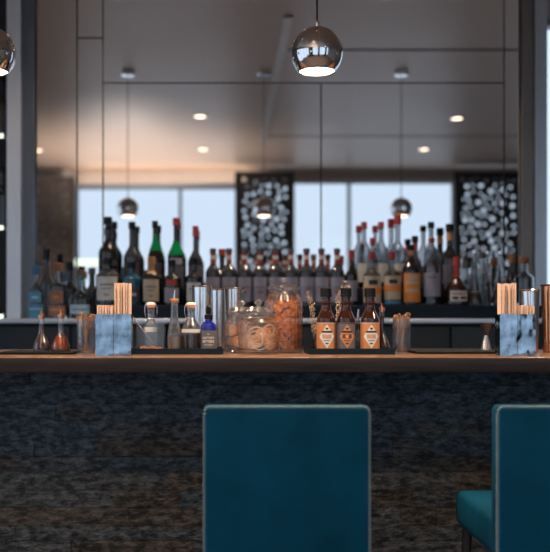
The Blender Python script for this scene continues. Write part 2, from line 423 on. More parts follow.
# ------------------------------------------------------------------ back bar
BX0, BX1 = -1.9, 2.2
t = thing('back_counter', 'pale steel back counter ledge under the rows of bottles', 'counter', (0, 4.05, 0))
obj('worktop', box_(BX0, BX1, 0, .47, 1.19, 1.212, bev=.002), 'back_counter_steel', t)
for i in range(5):
    x = BX0 + .01 + i * .82
    c = thing('back_bar_cabinet', 'dark blue cabinet under the back counter, ' + ('leftmost of five', 'second from the left', 'middle one', 'second from the right', 'rightmost of five')[i], 'cabinet', (x, 4.08, 0), 'back bar cabinets')
    obj('body', box_(0, .8, .02, .5, .0, 1.189), 'cabinet_paint', c, smooth=False)
    for k in range(2):
        dd = obj('door', box_(.005 + .4 * k, .395 + .4 * k, 0, .019, .1, 1.18, bev=.002), 'cabinet_paint', c)
        bm = B(); hx = .36 if k == 0 else .44
        tube(bm, [(hx, -.001, .9), (hx, -.022, .905), (hx, -.022, 1.035), (hx, -.001, 1.04)], .005, 8); obj('handle', bm, 'cabinet_handle', dd)
S1, S2 = 1.27, 1.355
tag(obj('bottle_riser', box_(X(98, 4.15), 1.395, 4.15, 4.545, 1.2125, S1, bev=.003), 'riser_black'), 'long low dark riser on the back counter carrying the bottles', 'riser')
tag(obj('bottle_riser', box_(X(96, 4.4), X(205, 4.4), 4.375, 4.545, S1 + .0005, S2, bev=.003), 'riser_black'), 'short dark upper riser under the green necked bottles at the left', 'riser')
tag(obj('bottle_riser', box_(X(356, 4.4), X(464, 4.4), 4.375, 4.545, S1 + .0005, S2, bev=.003), 'riser_black'), 'short dark upper riser under the red capped bottles at the right', 'riser')

def prof_bottle(Hh, R, rn, hs, hn, bulge=0):
    """solid outline: base, wall up to hs, shoulder to hn, neck, lip"""
    p = [(0, .003), (R * .7, .0015), (R * .92, 0), (R, .006)]
    p += [(R, hs)]
    for k in range(1, 9):
        u = k / 8; s = (1 - math.cos(u * PI)) / 2
        p.append((R + (rn - R) * s, hs + (hn - hs) * u))
    if bulge: p += [(rn * 1.25, hn + (Hh - hn) * .35), (rn * 1.25, hn + (Hh - hn) * .5), (rn, hn + (Hh - hn) * .7)]
    p += [(rn, Hh - .012), (rn * 1.2, Hh - .010), (rn * 1.2, Hh - .002), (rn, Hh), ]
    return p
def hollow(p, th=.0022, floor=.006):
    inner = [(max(r - th, .0015), max(h, floor)) for r, h in p if r > .7 * p[3][0] * .5 or h > floor]
    inner = [(r, h) for r, h in inner]
    q = p + inner[::-1]
    return q + [(0, floor)]
def bottle(px, d, z0, top, wpx, label, glass='dark_glass', cap='black_plastic', caph=.03, hs=.55, hn=.74, rn=.013, labels=(), liquid=None, solid=None,
           group='bottles on the back bar', name='liquor_bottle', cat='bottle', capr=None, collar=None, bulge=0, conic=None):
    x = X(px, d); Hh = Z(top, d) - z0; R = wpx / 2 / F * d
    t = thing(name, label, cat, (x, d, z0), group)
    hb = Hh - caph * .6
    p = prof_bottle(hb, R, rn, hb * hs, hb * hn, bulge)
    if conic: p = [(0, .003), (R * .9, 0), (R, .006), (R, hb * .12)] + [(R + (rn - R) * (k / 8) ** .8, hb * (.12 + (hn - .12) * k / 8)) for k in range(1, 9)] + [(rn, hb - .012), (rn * 1.25, hb - .01), (rn * 1.25, hb)]
    see = 'clear' in glass or glass == 'bottle_glass'
    bm = B()
    if see: lathe(bm, hollow(p, .003, .01), 28)
    else: lathe(bm, p + [(0, hb)], 28)
    body = obj('glass_body', bm, glass, t)
    if see and liquid:
        lm, lf = liquid; zt = hb * lf; q = [(0, .0105)]
        pts = [(r, h) for r, h in p if .0105 < h < zt and r > rn * 1.01]
        q += [(p[3][0] - .0036, .0105)] + [(r - .0036, h) for r, h in pts]
        rl = q[-1][0]
        q += [(rl, max(zt, q[-1][1] + .001)), (0, max(zt, q[-1][1] + .001))]
        bm = B(); lathe(bm, q, 24); obj('liquid', bm, lm, t)
    cr = capr or rn * 1.32
    bm = B(); lathe(bm, [(0, Hh - caph), (cr, Hh - caph), (cr, Hh - .002), (cr * .93, Hh), (0, Hh)], 20); obj('cap', bm, cap, t)
    if collar:
        cm, f0, f1 = collar; bm = B()
        def rad(h):
            best = rn
            for (ra, ha), (rb, hb2) in zip(p, p[1:]):
                if ha <= h <= hb2 and hb2 > ha: best = ra + (rb - ra) * (h - ha) / (hb2 - ha)
            return best
        pts = [(rad(hb * (f0 + (f1 - f0) * k / 8)) + .0009, hb * (f0 + (f1 - f0) * k / 8)) for k in range(9)]
        lathe(bm, pts + [(r - .001, h) for r, h in pts[::-1]], 24, closed=True); obj('neck_wrap', bm, cm, t)
    for lb in labels:
        f0, f1, ha, mt = lb[:4]
        bm = B(); z0_, z1_ = hb * f0, hb * f1
        patch(bm, R + .0012, z0_, z1_, -ha, ha, 0, 14); mts = [mt]
        for mk in (lb[4] if len(lb) > 4 else ()):
            a0, a1, g0, g1, mm = mk; mts.append(mm)
            patch(bm, R + .0020, z0_ + (z1_ - z0_) * g0, z0_ + (z1_ - z0_) * g1, ha * a0, ha * a1, len(mts) - 1, 6)
        obj('label', bm, mts, t)
    return t
LINES = [(-.6, .6, .62, .70, 'ink_grey'), (-.45, .45, .47, .52, 'ink_grey'), (-.25, .25, .2, .26, 'ink_grey')]
# left low group standing straight on the ledge
bottle(36.5, 4.22, 1.2125, 266, 15, 'clear bottle with blue cap and blue round label, leftmost on the ledge', 'clear_glass', 'blue_cap', .04, .62, .76, .012,
       [(.02, .30, 1.25, 'label_blue', [(-.7, .7, .6, .7, 'label_paleblue')]), (.34, .56, .9, 'label_blue', [(-.5, .5, .35, .6, 'label_paleblue')])])
bottle(46.5, 4.42, 1.2125, 249, 13, 'tall slim dark bottle behind the blue labelled one at the left', 'smoke_glass', 'black_plastic', .05)
bottle(57.5, 4.22, 1.2125, 263, 19, 'clear bottle with wooden stopper and brown oval label at the left', 'clear_glass', 'brown_cork', .035, .62, .76, .012,
       [(.05, .25, 1.1, 'label_brown', [(-.7, .7, .5, .7, 'gold_paper')]), (.30, .54, .75, 'label_brown', [(-.4, .4, .4, .6, 'gold_paper')])], capr=.022)
bottle(70, 4.42, 1.2125, 262, 13, 'dark bottle half hidden between the brown labelled and the squat bottle', 'dark_glass', 'black_plastic', .04)
bottle(81, 4.22, 1.2125, 270, 22, 'squat clear bottle with brown stopper and pale blue label', 'clear_glass', 'brown_cork', .02, .42, .66, .014,
       [(.10, .30, 1.0, 'label_paleblue', [(-.7, .7, .4, .55, 'label_blue')])], capr=.019, collar=('green_glass', .84, .93))
bottle(92, 4.42, 1.2125, 268, 13, 'dark bottle behind the squat one, left of the riser', 'smoke_glass', 'grey_plastic', .03)
# left group on the riser
bottle(108, 4.24, S1, 258, 24, 'wide smoky bottle with large white printed label, left end of the riser', 'smoke_glass', 'black_plastic', .03, .68, .84, .016,
       [(.12, .66, .95, 'label_white', LINES)])
bottle(108, 4.49, S2, 217, 19, 'tall black ribbed bottle with rounded shoulders, behind the white labelled one', 'dark_glass', 'black_plastic', .035, .52, .74, .015, bulge=1, labels=[(.2, .28, 1.2, 'label_grey'), (.34, .42, 1.2, 'label_dark')])
bottle(131.5, 4.24, S1, 262, 21, 'turquoise bottle with dark label behind the straw holder', 'teal_glass', 'black_plastic', .03, .66, .82, .015,
       [(.1, .45, .9, 'label_dark', [(-.6, .6, .4, .6, 'label_paleblue')])])
bottle(132, 4.49, S2, 222, 17, 'tall dark bottle with black cap, between the ribbed and the green necked bottle', 'smoke_glass', 'black_plastic', .035, .48, .72, .013, labels=[(.1, .42, 1.1, 'label_dark')])
bottle(151.5, 4.24, S1, 257, 20, 'dark bottle with gold neck strip and beige label', 'dark_glass', 'gold_paper', .03, .60, .80, .013,
       [(.10, .58, .85, 'label_cream', LINES)], collar=('gold_paper', .72, .98))
bottle(155, 4.49, S2, 221, 15, 'tall green necked bottle with black cap, left of the pair', 'dark_glass', 'black_plastic', .035, .46, .80, .011,
       [(.05, .4, 1.1, 'label_dark')], collar=('green_glass', .60, .86))
bottle(172, 4.24, S1, 260, 19, 'dark bottle with red seal and round pinkish label', 'dark_glass', 'black_plastic', .03, .62, .8, .013,
       [(.08, .42, .8, 'label_lavender'), (.48, .62, .55, 'label_red')])
bottle(176, 4.49, S2, 218, 17, 'tall green shouldered bottle with red cap, right of the pair', 'dark_glass', 'red_cap', .035, .46, .74, .012,
       [(.03, .34, 1.1, 'label_grey'), (.36, .45, .8, 'label_lavender')], collar=('green_glass', .50, .72))
bottle(194, 4.24, S1, 258, 18, 'dark bottle with round white label, behind the dark liquid swing bottle', 'dark_glass', 'black_plastic', .03, .62, .8, .013,
       [(.10, .52, .85, 'label_white', LINES)])
bottle(195.5, 4.49, S2, 226, 15, 'tall clear bottle with red cap and neck, right end of the upper left riser', 'smoke_glass', 'red_cap', .05, .46, .72, .011,
       [(.1, .4, 1.0, 'label_grey')])
# the long row of alike bottles in the middle
proto = bottle(213, 4.40, S1, 248.5, 15, 'slim dark bottle with red and white neck band in the long middle row', 'smoke_glass', 'grey_plastic', .02, .60, .80, .0115,
       [(.08, .52, 1.2, 'label_lavender', [(-.5, .5, .55, .62, 'ink_grey'), (-.3, .3, .35, .42, 'label_red')])], group='alike bottles of the middle row')
obj('neck_band', lathe(B(), [(.0124, .20), (.0130, .20), (.0130, .255), (.0124, .255)], 20, closed=True), 'label_red', proto)
obj('neck_band', lathe(B(), [(.0126, .217), (.0136, .217), (.0136, .235), (.0126, .235)], 20, closed=True), 'label_white', proto)
for px in (229, 244.5, 260, 275.5, 291, 306.5, 321.5, 337):
    dup(proto, (X(px, 4.40), 4.40, S1))
bottle(222, 4.51, S1, 249, 15, 'dark bottle half hidden behind the left end of the middle row', 'dark_glass', 'red_cap', .03, group='bottles on the back bar')
bottle(351.5, 4.40, S1, 250, 13, 'slim dark bottle with red band, right after the middle row', 'dark_glass', 'red_cap', .045, .6, .8, .0115, [(.1, .5, 1.1, 'label_lavender')])
# right group, back row
bottle(364, 4.51, S2, 222, 15, 'tall clear bottle with red cap, leftmost of the upper right riser', 'clear_glass', 'red_cap', .035, .56, .80, .011, [(.1, .4, 1, 'label_white')])
bottle(381, 4.51, S2, 222, 15, 'tall clear bottle with red cap, second of the upper right riser', 'clear_glass', 'red_cap', .035, .56, .80, .011, [(.1, .4, 1, 'label_white')])
bottle(397.6, 4.51, S2, 215, 18, 'tallest clear bottle with red cap and broad shoulders, under a mirrored lamp', 'clear_glass', 'red_cap', .045, .52, .70, .013, [(.1, .36, 1, 'label_white', [(-.5, .5, .4, .6, 'label_red')])])
bottle(415, 4.51, S2, 236, 13, 'short dark bottle with black cap and red neck on the upper right riser', 'smoke_glass', 'black_plastic', .03, .5, .7, .012, collar=('label_red', .78, .93))
bottle(431, 4.51, S2, 222, 15, 'tall clear bottle with black cap on the upper right riser', 'clear_glass', 'black_plastic', .03, .55, .75, .012, [(.1, .4, 1, 'label_lavender')])
bottle(449.5, 4.50, S2, 224, 18, 'tall dark bottle with orange neck label, rightmost of the upper right riser', 'dark_glass', 'black_plastic', .035, .48, .7, .014, collar=('gold_paper', .8, .93), labels=[(.08, .4, 1, 'label_grey')])
bottle(372.5, 4.43, S2, 238, 12, 'slim clear bottle with red cap, in front of the two tall red capped ones', 'clear_glass', 'red_cap', .035, .55, .78, .010, [(.1, .4, 1, 'label_cream')])
# right group, front row
CRM = [(-1, 1, .35, .62, 'label_orange'), (-.4, .4, .68, .85, 'ink')]
bottle(372, 4.24, S1, 252, 18, 'cream labelled bottle with orange stripe and red cap, left of its twin', 'clear_glass', 'red_cap', .035, .58, .8, .011, [(.05, .60, 1.2, 'label_cream', CRM)])
bottle(392, 4.24, S1, 252, 17.5, 'cream labelled bottle with orange stripe, red cap and blue base band', 'clear_glass', 'red_cap', .035, .58, .8, .011, [(.12, .60, 1.2, 'label_cream', CRM), (.03, .10, 1.2, 'label_blue')])
bottle(411, 4.24, S1, 245, 19, 'dark brown bottle with big orange label, in the right front row', 'dark_glass', 'black_plastic', .025, .60, .84, .012,
       [(.06, .56, 1.0, 'label_orange', [(-.7, .7, .62, .72, 'label_cream'), (-.7, .7, .35, .45, 'label_cream'), (-.5, .5, .78, .95, 'label_cream')])], collar=('gold_paper', .88, .96))
bottle(431.5, 4.24, S1, 238, 17.5, 'clear bottle with lavender paper label, right of the orange labelled one', 'clear_glass', 'red_cap', .02, .56, .80, .011,
       [(.14, .50, 1.15, 'label_lavender', [(-.6, .6, .78, .84, 'ink_grey')])])
bottle(456.5, 4.24, S1, 257, 24, 'squat dark bottle with red ribbon and white label at the right', 'amber_glass', 'label_red', .04, .36, .72, .012,
       [(.10, .33, .75, 'label_white', [(-.8, -.1, .2, .45, 'ink'), (.1, .8, .2, .45, 'ink'), (-.8, .8, .65, .8, 'label_red')])], collar=('label_red', .66, .90))
bm = B()
t456 = [o for o in bpy.data.objects if o.get('label', '').startswith('squat dark bottle with red ribbon')][0]
# clear carafes at the right end of the back counter
bottle(474.5, 4.27, S1, 250, 17, 'clear cone shaped carafe on the riser, right of the ribboned bottle', 'clear_glass', 'steel', .014, rn=.009, hn=.8, conic=1, liquid=('pale_liquid', .25), name='carafe', cat='carafe')
bottle(487.5, 4.38, S1, 251, 13, 'slim clear carafe between the two cone shaped ones', 'clear_glass', 'steel', .014, rn=.009, hn=.8, conic=1, name='carafe', cat='carafe')
bottle(500, 4.27, S1, 251, 18, 'broad clear cone shaped carafe behind the tall straws at the right', 'clear_glass', 'steel', .014, rn=.009, hn=.82, conic=1, liquid=('pale_liquid', .3), name='carafe', cat='carafe')
bottle(524, 4.27, S1, 257, 19, 'broad clear bottle with brown stopper, rightmost on the back counter', 'clear_glass', 'brown_cork', .03, .6, .78, .016, capr=.024)
bottle(512, 4.45, S1, 255, 13, 'dark bottle with brown cap behind the rightmost carafes', 'dark_glass', 'brown_cork', .04)
bottle(466, 4.43, S1, 262, 13, 'clear bottle hidden behind the ribboned bottle', 'clear_glass', 'grey_plastic', .03)
bottle(482, 4.45, S1, 252, 13, 'clear bottle with grey cap behind the first carafe', 'clear_glass', 'grey_plastic', .03)

# ------------------------------------------------------------------ lit display shelves left of the mirror
u = thing('display_shelf', 'tall open display shelf with lit shelf edges at the far left', 'shelf', (-1.38, 4.6, 0))
bm = B(); box(bm, -.33, -.31, -.1, .24, 1.2125, 2.88); box(bm, -.31, .32, .22, .24, 1.2125, 2.88); obj('case', bm, 'groove_black', u, smooth=False)
SH = (Z(226, 4.5), Z(134, 4.5))
for z in SH + (1.2305,):
    s = obj('shelf_board', box_(-.309, .318, -.09, .21, z - .015, z), 'steel', u, smooth=False)
    obj('light_strip', box_(-.309, .318, -.102, -.091, z - .018, z + .002), 'shelf_glow', s, smooth=False)
k = 0
for z, hh, nm in ((SH[0], .3, 'lower'), (SH[1], .3, 'upper')):
    for j, px in enumerate((2, -22, -46)):
        bottle(px, 4.6, z + .0005, CY - (z + hh - .02 * j - CZ) / 4.6 * F, 15, '%s on the %s lit shelf at the far left' % (('dark bottle nearest the metal post', 'middle dark bottle', 'leftmost dark bottle')[j], nm),
               ('dark_glass', 'smoke_glass', 'green_glass')[j], group='bottles on the lit shelves')
ul = thing('fill_uplighter', 'added unseen uplighter that brightens the mirrored ceiling at the left', 'lamp', (-1.0, -.35, 0))  # added lamp, hidden by the bottles, for the bright band on the ceiling
bm = B(); lathe(bm, [(0, 1.40), (.05, 1.40), (.13, 1.47), (.135, 1.475), (.128, 1.475), (.05, 1.41), (0, 1.41)], 40); obj('bowl', bm, 'dark_steel', ul)
bm = B(); lathe(bm, [(0, 1.425), (.06, 1.425), (.06, 1.428), (0, 1.428)], 32); obj('diffuser', bm, 'fill_uplight_glow', ul)
bm = B(); tube(bm, [(0, 0, .012), (0, 0, 1.399)], .012, 12); obj('pole', bm, 'dark_steel', ul)
bm = B(); lathe(bm, [(0, 0), (.15, 0), (.15, .012), (0, .014)], 32); obj('base', bm, 'dark_steel', ul)
light('SPOT', (-1.0, -.35, 1.47), 260, (1, .93, .86), .06, rot=(PI, 0, 0), ang=125, name='fill_uplighter_bulb')
# lit stand in the room, seen mirrored
v = thing('light_stand', 'slim stand with a glowing horizontal bar, mirrored left behind the white labelled bottle', 'lamp', (X(93, 9), 2 * MIR - 9, 0))
obj('light_bar', box_(-.17, .17, -.02, .02, Z(266, 9), Z(259, 9), bev=.004), 'shelf_glow', v)
bm = B(); tube(bm, [(0, 0, .01), (0, 0, Z(266, 9) - .001)], .012, 12); obj('pole', bm, 'dark_steel', v)
bm = B(); lathe(bm, [(0, 0), (.14, 0), (.14, .012), (0, .014)], 32); obj('base', bm, 'dark_steel', v)

# ------------------------------------------------------------------ the bar: walnut top, slate front
CT = 1.10
t = thing('bar_counter', 'dark walnut bar top with bottles and jars, running across the whole picture', 'counter', (0, 2.7, 0))
obj('worktop', box_(-1.9, 2.2, .0125, .72, CT - .043, CT, bev=.0015), 'walnut', t)
obj('shaded_front_edge', box_(-1.9, 2.2, 0, .012, CT - .043, CT - .0005, bev=.0025), 'walnut_shaded', t)  # strip added so the front face gets the shaded tone
bm = B(); ROW = .053; z = CT - .0435; rnd = random.Random(3); r_i = 0
box(bm, -1.88, 2.18, .30, .66, 0, CT - .0435, 3)
while z > .02:
    h = min(ROW * rnd.choice((.85, 1, 1, 1.12)), z - .0)
    x = -1.88 - rnd.random() * .2
    while x < 2.18:
        w_ = rnd.choice((.11, .16, .2, .27, .34, .42)); x1 = x + w_
        a, b_ = max(x, -1.88), min(x1, 2.18)
        if b_ - a > .01:
            yf = .26 - rnd.random() * .010
            dep = (CT - z)
            q = rnd.random()
            mi = 0 if q < min(.95, max(.06, 1.2 - dep * 2.9)) else (1 if rnd.random() < (.9 if dep < .22 else .5) else 2)  # upper rows turn bluer: daylight put into the block colours
            # rough face: grid with jitter
            nx, nz = max(3, int((b_ - a) / .018)), 4
            gr = [[bm.verts.new((a + (b_ - a) * i / nx, yf + (rnd.uniform(-.0018, .0018) if 0 < i < nx and 0 < j < nz else .0015), z - h + .0005 + (h - .0010) * j / nz)) for i in range(nx + 1)] for j in range(nz + 1)]
            for j in range(nz):
                for i in range(nx): bm.faces.new((gr[j][i], gr[j][i + 1], gr[j + 1][i + 1], gr[j + 1][i])).material_index = mi
            per = [gr[0][i] for i in range(nx + 1)] + [gr[j][nx] for j in range(1, nz + 1)] + [gr[nz][i] for i in range(nx - 1, -1, -1)] + [gr[j][0] for j in range(nz - 1, 0, -1)]
            bk = [bm.verts.new((v_.co.x, .30, v_.co.z)) for v_ in per]
            for i in range(len(per)):
                bm.faces.new((per[i], bk[i], bk[(i + 1) % len(bk)], per[(i + 1) % len(per)])).material_index = mi
        x = x1 + .0006
    z -= h; r_i += 1
    if h < .01: break
o = obj('stone_front', bm, ['slate_blue_daylit', 'slate_grey', 'slate_brown', 'groove_black'], t, smooth=False)
o['label'] = 'dark split slate cladding'

# ------------------------------------------------------------------ things on the bar top
E = .0004
def tray(x0, x1, label, y0=2.93, y1=3.125):
    bm = B(); zc = CT + E; xm = (x0 + x1) / 2; w = (x1 - x0) / 2
    box(bm, -w, w, 0, y1 - y0, 0, .004)
    box(bm, -w, w, 0, .004, .004, .018); box(bm, -w, w, y1 - y0 - .004, y1 - y0, .004, .018)
    box(bm, -w, -w + .004, .004, y1 - y0 - .004, .004, .018); box(bm, w - .004, w, .004, y1 - y0 - .004, .004, .018)
    return tag(obj('serving_tray', bm, 'tray_black', loc=(xm, y0, zc), smooth=False), label, 'tray', 'trays on the bar top')
tray(-.297, -.008, 'black serving tray under the swing top bottles, left of the jars')
tray(.256, .524, 'black serving tray under the three amber bottles')
tag(obj('bar_mat', box_(.60, .90, 2.97, 3.30, CT + E, CT + .008, bev=.002), 'mat_rubber'), 'dark rubber bar mat at the right under the jiggers', 'mat')
tag(obj('bar_mat', box_(-.70, -.472, 2.92, 3.12, CT + E, CT + .008, bev=.002), 'mat_rubber'), 'dark rubber bar mat under the two conical bottles at the left', 'mat')
TZ = CT + .005; MZ = CT + .0085; CTZ = CT + E

# steel boxes of straws
def straw_holder(x0, label):
    t = thing('straw_holder', label, 'holder', (x0, 2.8, CTZ), 'steel straw holders')
    for k in range(2):
        a = .0535 * k; bm = B(); s = .052; th = .0012; h = .124
        box(bm, a, a + s, 0, s, 0, th)
        box(bm, a, a + s, 0, th, th, h); box(bm, a, a + s, s - th, s, th, h); box(bm, a, a + th, th, s - th, th, h); box(bm, a + s - th, a + s, th, s - th, th, h)
        obj('compartment', bm, 'box_steel', t, smooth=False)
    return t
def straws(x0, long_first, side):
    rr = random.Random(5 if side == 'left' else 9)
    for k in range(2):
        tall = (k == 0) == long_first
        L = (.213 if tall else .147); r = .0031
        c0 = x0 + .0535 * k + .026
        mesh = None; i = 0
        for row in range(4 if tall else 5):
            for c in range(6):
                px = c0 - .0205 + c * .0082 + rr.uniform(-.0006, .0006); py = 2.8 + .0075 + row * .0092 + (.0 if c % 2 else .001)
                l_ = L + rr.uniform(-.003, .003)
                if mesh is None:
                    bm = B(); lathe(bm, [(r * .75, 0), (r, 0), (r, L), (r * .75, L)], 10, closed=True)
                    o = obj('straw', bm, 'straw_paper'); mesh = o
                else:
                    o = mesh.copy(); COL.objects.link(o)
                o.location = (px, py, CTZ + .0016); o.rotation_euler = (rr.uniform(-.006, .006), rr.uniform(-.007, .007), 0); o.scale.z = 1 + (l_ - L) / L
                tag(o, '%s tan paper straw in the %s steel holder' % ('tall' if tall else 'short', side), 'straw', '%s straws in the %s holder' % ('tall' if tall else 'short', side))
xa = X(95.5, 2.8); straw_holder(xa, 'twin steel box holder with short and tall straws, left of the trays'); straws(xa, False, 'left')
xb = X(500, 2.8); straw_holder(xb, 'twin steel box holder with tall and short straws, at the right end'); straws(xb, True, 'right')

# conical bitters bottles with copper dashers
def dasher(x, y, z, label, liquid, Hn=.132, R=.028, spout='copper', lf=.45):
    t = thing('dasher_bottle', label, 'bottle', (x, y, z), 'dasher bottles')
    hb = Hn - .022
    p = [(0, .002), (R * .93, 0), (R, .004), (R, .012), (R * .86, .026), (R * .55, .045), (.0098, .056), (.0088, .065), (.0088, hb - .004), (.0105, hb - .003), (.0105, hb)]
    bm = B(); lathe(bm, p[1:] + [(r - .0015, max(h, .004)) for r, h in p[:0:-1]] + [(0, .004)], 32); obj('glass_body', bm, 'bottle_glass', t)
    q = [(0, .0045), (R - .003, .0045), (R - .0022, .012), (R * .86 - .002, .026), (R * .55 - .002, .045)] 
    if lf > .5: q += [(.0075, .057), (.0068, .066), (.0068, hb * lf), (0, hb * lf)]
    else: q += [(R * .5 - .002, .047), (0, .047)]
    bm = B(); lathe(bm, q, 28); obj('liquid', bm, liquid, t)
    bm = B(); lathe(bm, [(0, hb - .008), (.0082, hb - .008), (.0082, hb + .0005), (.0115, hb + .001), (.0115, hb + .006), (.004, hb + .009), (.0022, hb + .02), (.0012, hb + .024), (0, hb + .024)], 20); obj('pourer', bm, spout, t)
    return t
dasher(X(41.5, 3.0), 3.0, MZ, 'conical bottle of dark brown bitters, leftmost on the bar top', 'brown_liquid', .130, .0275, lf=.8)
dasher(X(61, 3.0) - .001, 3.0, MZ, 'conical bottle of reddish bitters, beside the dark one', 'red_liquid', .132, .0305, lf=.4)
dasher(X(382, 3.08), 3.085, TZ, 'dark conical bottle with copper spout behind the right amber bottle', 'brown_liquid', .158, .027, lf=.85)

# tumblers of knotted picks
def tumbler(x, y, label, R=.029, h=.112):
    t = thing('tumbler', label, 'glass', (x, y, CTZ), 'glasses of knotted picks')
    p = [(R * .86, 0), (R * .95, .003), (R, .03), (R, h - .03), (R * .96, h), (R * .96 - .0015, h), (R - .0018, h - .03), (R - .0018, .03), (R * .9, .009), (0, .008)]
    bm = B(); lathe(bm, [(0, 0)] + p, 36); obj('glass_body', bm, 'bottle_glass', t)
    return t
def picks(x, y, which, n=12):
    rr = random.Random(hash_ := (11 if which == 'left' else 23)); src = None
    for i in range(n):
        a = i * 2 * PI / n; b = rr.uniform(.004, .012)
        bm = B()
        L = .098 + rr.uniform(-.008, .006); top = Vector((math.cos(a) * .018, math.sin(a) * .018, L)); bot = Vector((-math.cos(a + .5) * b, -math.sin(a + .5) * b, 0))
        d = (top - bot).normalized()
        pts = [bot + (top - bot) * k / 4 for k in range(5)]
        s = d.cross(Vector((math.sin(a), math.cos(a), .2))).normalized()
        lp = [top + d * (.008 * (1 - math.cos(q))) + s * (.0075 * math.sin(q)) + Vector((.0015 * math.sin(2 * q), 0, 0)) for q in [k * PI / 5 for k in range(1, 11)]]
        tube(bm, pts + lp, .0015, 7)
        o = obj('knotted_pick', bm, 'wood_pick', loc=(x, y, CTZ + .0105))
        tag(o, 'knotted bamboo pick standing in the glass tumbler at the ' + which, 'pick', 'knotted picks in the ' + which + ' tumbler')
tx = X(86, 2.95); tumbler(tx, 2.95, 'glass tumbler of knotted bamboo picks, left of the steel holder'); picks(tx, 2.95, 'left')
tx = X(401.5, 3.0); tumbler(tx, 3.0, 'glass tumbler of knotted bamboo picks, right of the amber bottles', .0285); picks(tx, 3.0, 'right')

# rectangular glass dish of peel shavings with tongs
x0, x1 = X(136.5, 2.96), X(164, 2.96)
t = thing('glass_dish', 'open square glass dish holding orange peel shavings, left on the tray', 'dish', ((x0 + x1) / 2, 2.955, TZ))
w = (x1 - x0) / 2; hd = .095; th = .002; bm = B()
box(bm, -w, w, 0, .075, 0, .003); box(bm, -w, w, 0, th, .003, hd); box(bm, -w, w, .075 - th, .075, .003, hd); box(bm, -w, -w + th, th, .075 - th, .003, hd); box(bm, w - th, w, th, .075 - th, .003, hd)
obj('glass_body', bm, 'jar_glass', t, smooth=False)
bm = B(); rr = random.Random(2)
for i in range(60):
    c = Vector((rr.uniform(-w + .01, w - .01), rr.uniform(.011, .062), .0065 + rr.random() * .011)); a = rr.random() * PI; e = Vector((math.cos(a), math.sin(a), rr.uniform(-.3, .3))) * .006
    tube(bm, [c - e, c + Vector((0, 0, .0015)), c + e], .0015, 5)
o = obj('peel_shavings', bm, 'peel_shaving', loc=((x0 + x1) / 2, 2.955, TZ)); o['kind'] = 'stuff'; tag(o, 'orange brown peel shavings in the square glass dish', 'garnish')
# tongs leaning on the dish
ta = Vector((X(125, 2.90), 2.95, Z(309, 2.90))); tb = Vector((X(154, 2.96), 2.985, 1.128))
t = thing('tongs', 'thin steel tongs leaning out of the square glass dish', 'tongs', tuple(ta))
for s in (-1, 1):
    bm = B(); dv = tb - ta; n_ = Vector((0, 1, 0))
    tube(bm, [dv * k / 6 + n_ * s * .005 * math.sin(PI * min(1, (k / 6) * 1.1)) * (1 if k else 0) + n_ * s * .0012 for k in range(7)], .0013, 8); obj('arm', bm, 'steel', t)

# small bottles on the left tray
def swing_bottle(x, y, Hn, R, label, liquid=None):
    t = thing('swing_top_bottle', label, 'bottle', (x, y, TZ), 'swing top bottles')
    hb = Hn - .018
    p = [(R * .92, 0), (R, .004), (R, hb * .52), (R * .93, hb * .6), (R * .62, hb * .70), (.0125, hb * .76), (.0115, hb - .01), (.0135, hb - .008), (.0135, hb)]
    bm = B(); lathe(bm, [(0, 0)] + p + [(r - .0015, max(h, .005)) for r, h in p[::-1]] + [(0, .005)], 32); obj('glass_body', bm, 'bottle_glass', t)
    if liquid:
        bm = B(); lathe(bm, [(0, .0055), (R - .0022, .0055), (R - .0022, hb * .40), (0, hb * .40)], 28); obj('liquid', bm, liquid, t)
        bm = B(); lathe(bm, [(R + .0003, hb * .44), (R + .0011, hb * .44), (R + .0011, hb * .515), (R + .0003, hb * .515)], 28, closed=True); obj('paper_band', bm, 'label_white', t)
    else:
        bm = B(); patch(bm, R + .0008, hb * .44, hb * .55, -1.1, 1.1); obj('paper_band', bm, 'label_white', t)
    bm = B(); lathe(bm, [(0, hb + .0005), (.0135, hb + .0005), (.0135, hb + .007), (0, hb + .007)], 24); obj('gasket', bm, 'orange_cork', t)
    bm = B(); lathe(bm, [(0, hb + .0075), (.015, hb + .0075), (.0155, hb + .012), (.013, hb + .0165), (0, hb + .018)], 24); obj('stopper', bm, 'white_ceramic', t)
    bm = B()
    for s in (-1, 1):
        tube(bm, [(s * .0165, 0, hb + .011), (s * .020, 0, hb), (s * .020, 0, hb - .018), (s * .016, 0, hb - .034), (s * .0135, 0, hb - .036)], .0011, 7)
    tube(bm, [(.0138 * math.cos(q), .0138 * math.sin(q), hb - .036) for q in [k * 2 * PI / 20 for k in range(20)]], .0011, 6, closed=True)
    obj('wire_clasp', bm, 'steel', t)
    return t
swing_bottle(X(151, 3.09), 3.088, Z(302, 3.09) - TZ, .0205, 'clear empty swing top bottle behind the square glass dish')
swing_bottle(X(191, 3.02), 3.02, Z(302, 3.02) - TZ, .0285, 'swing top bottle half full of dark brown syrup, left of the blue bottle', 'brown_liquid')
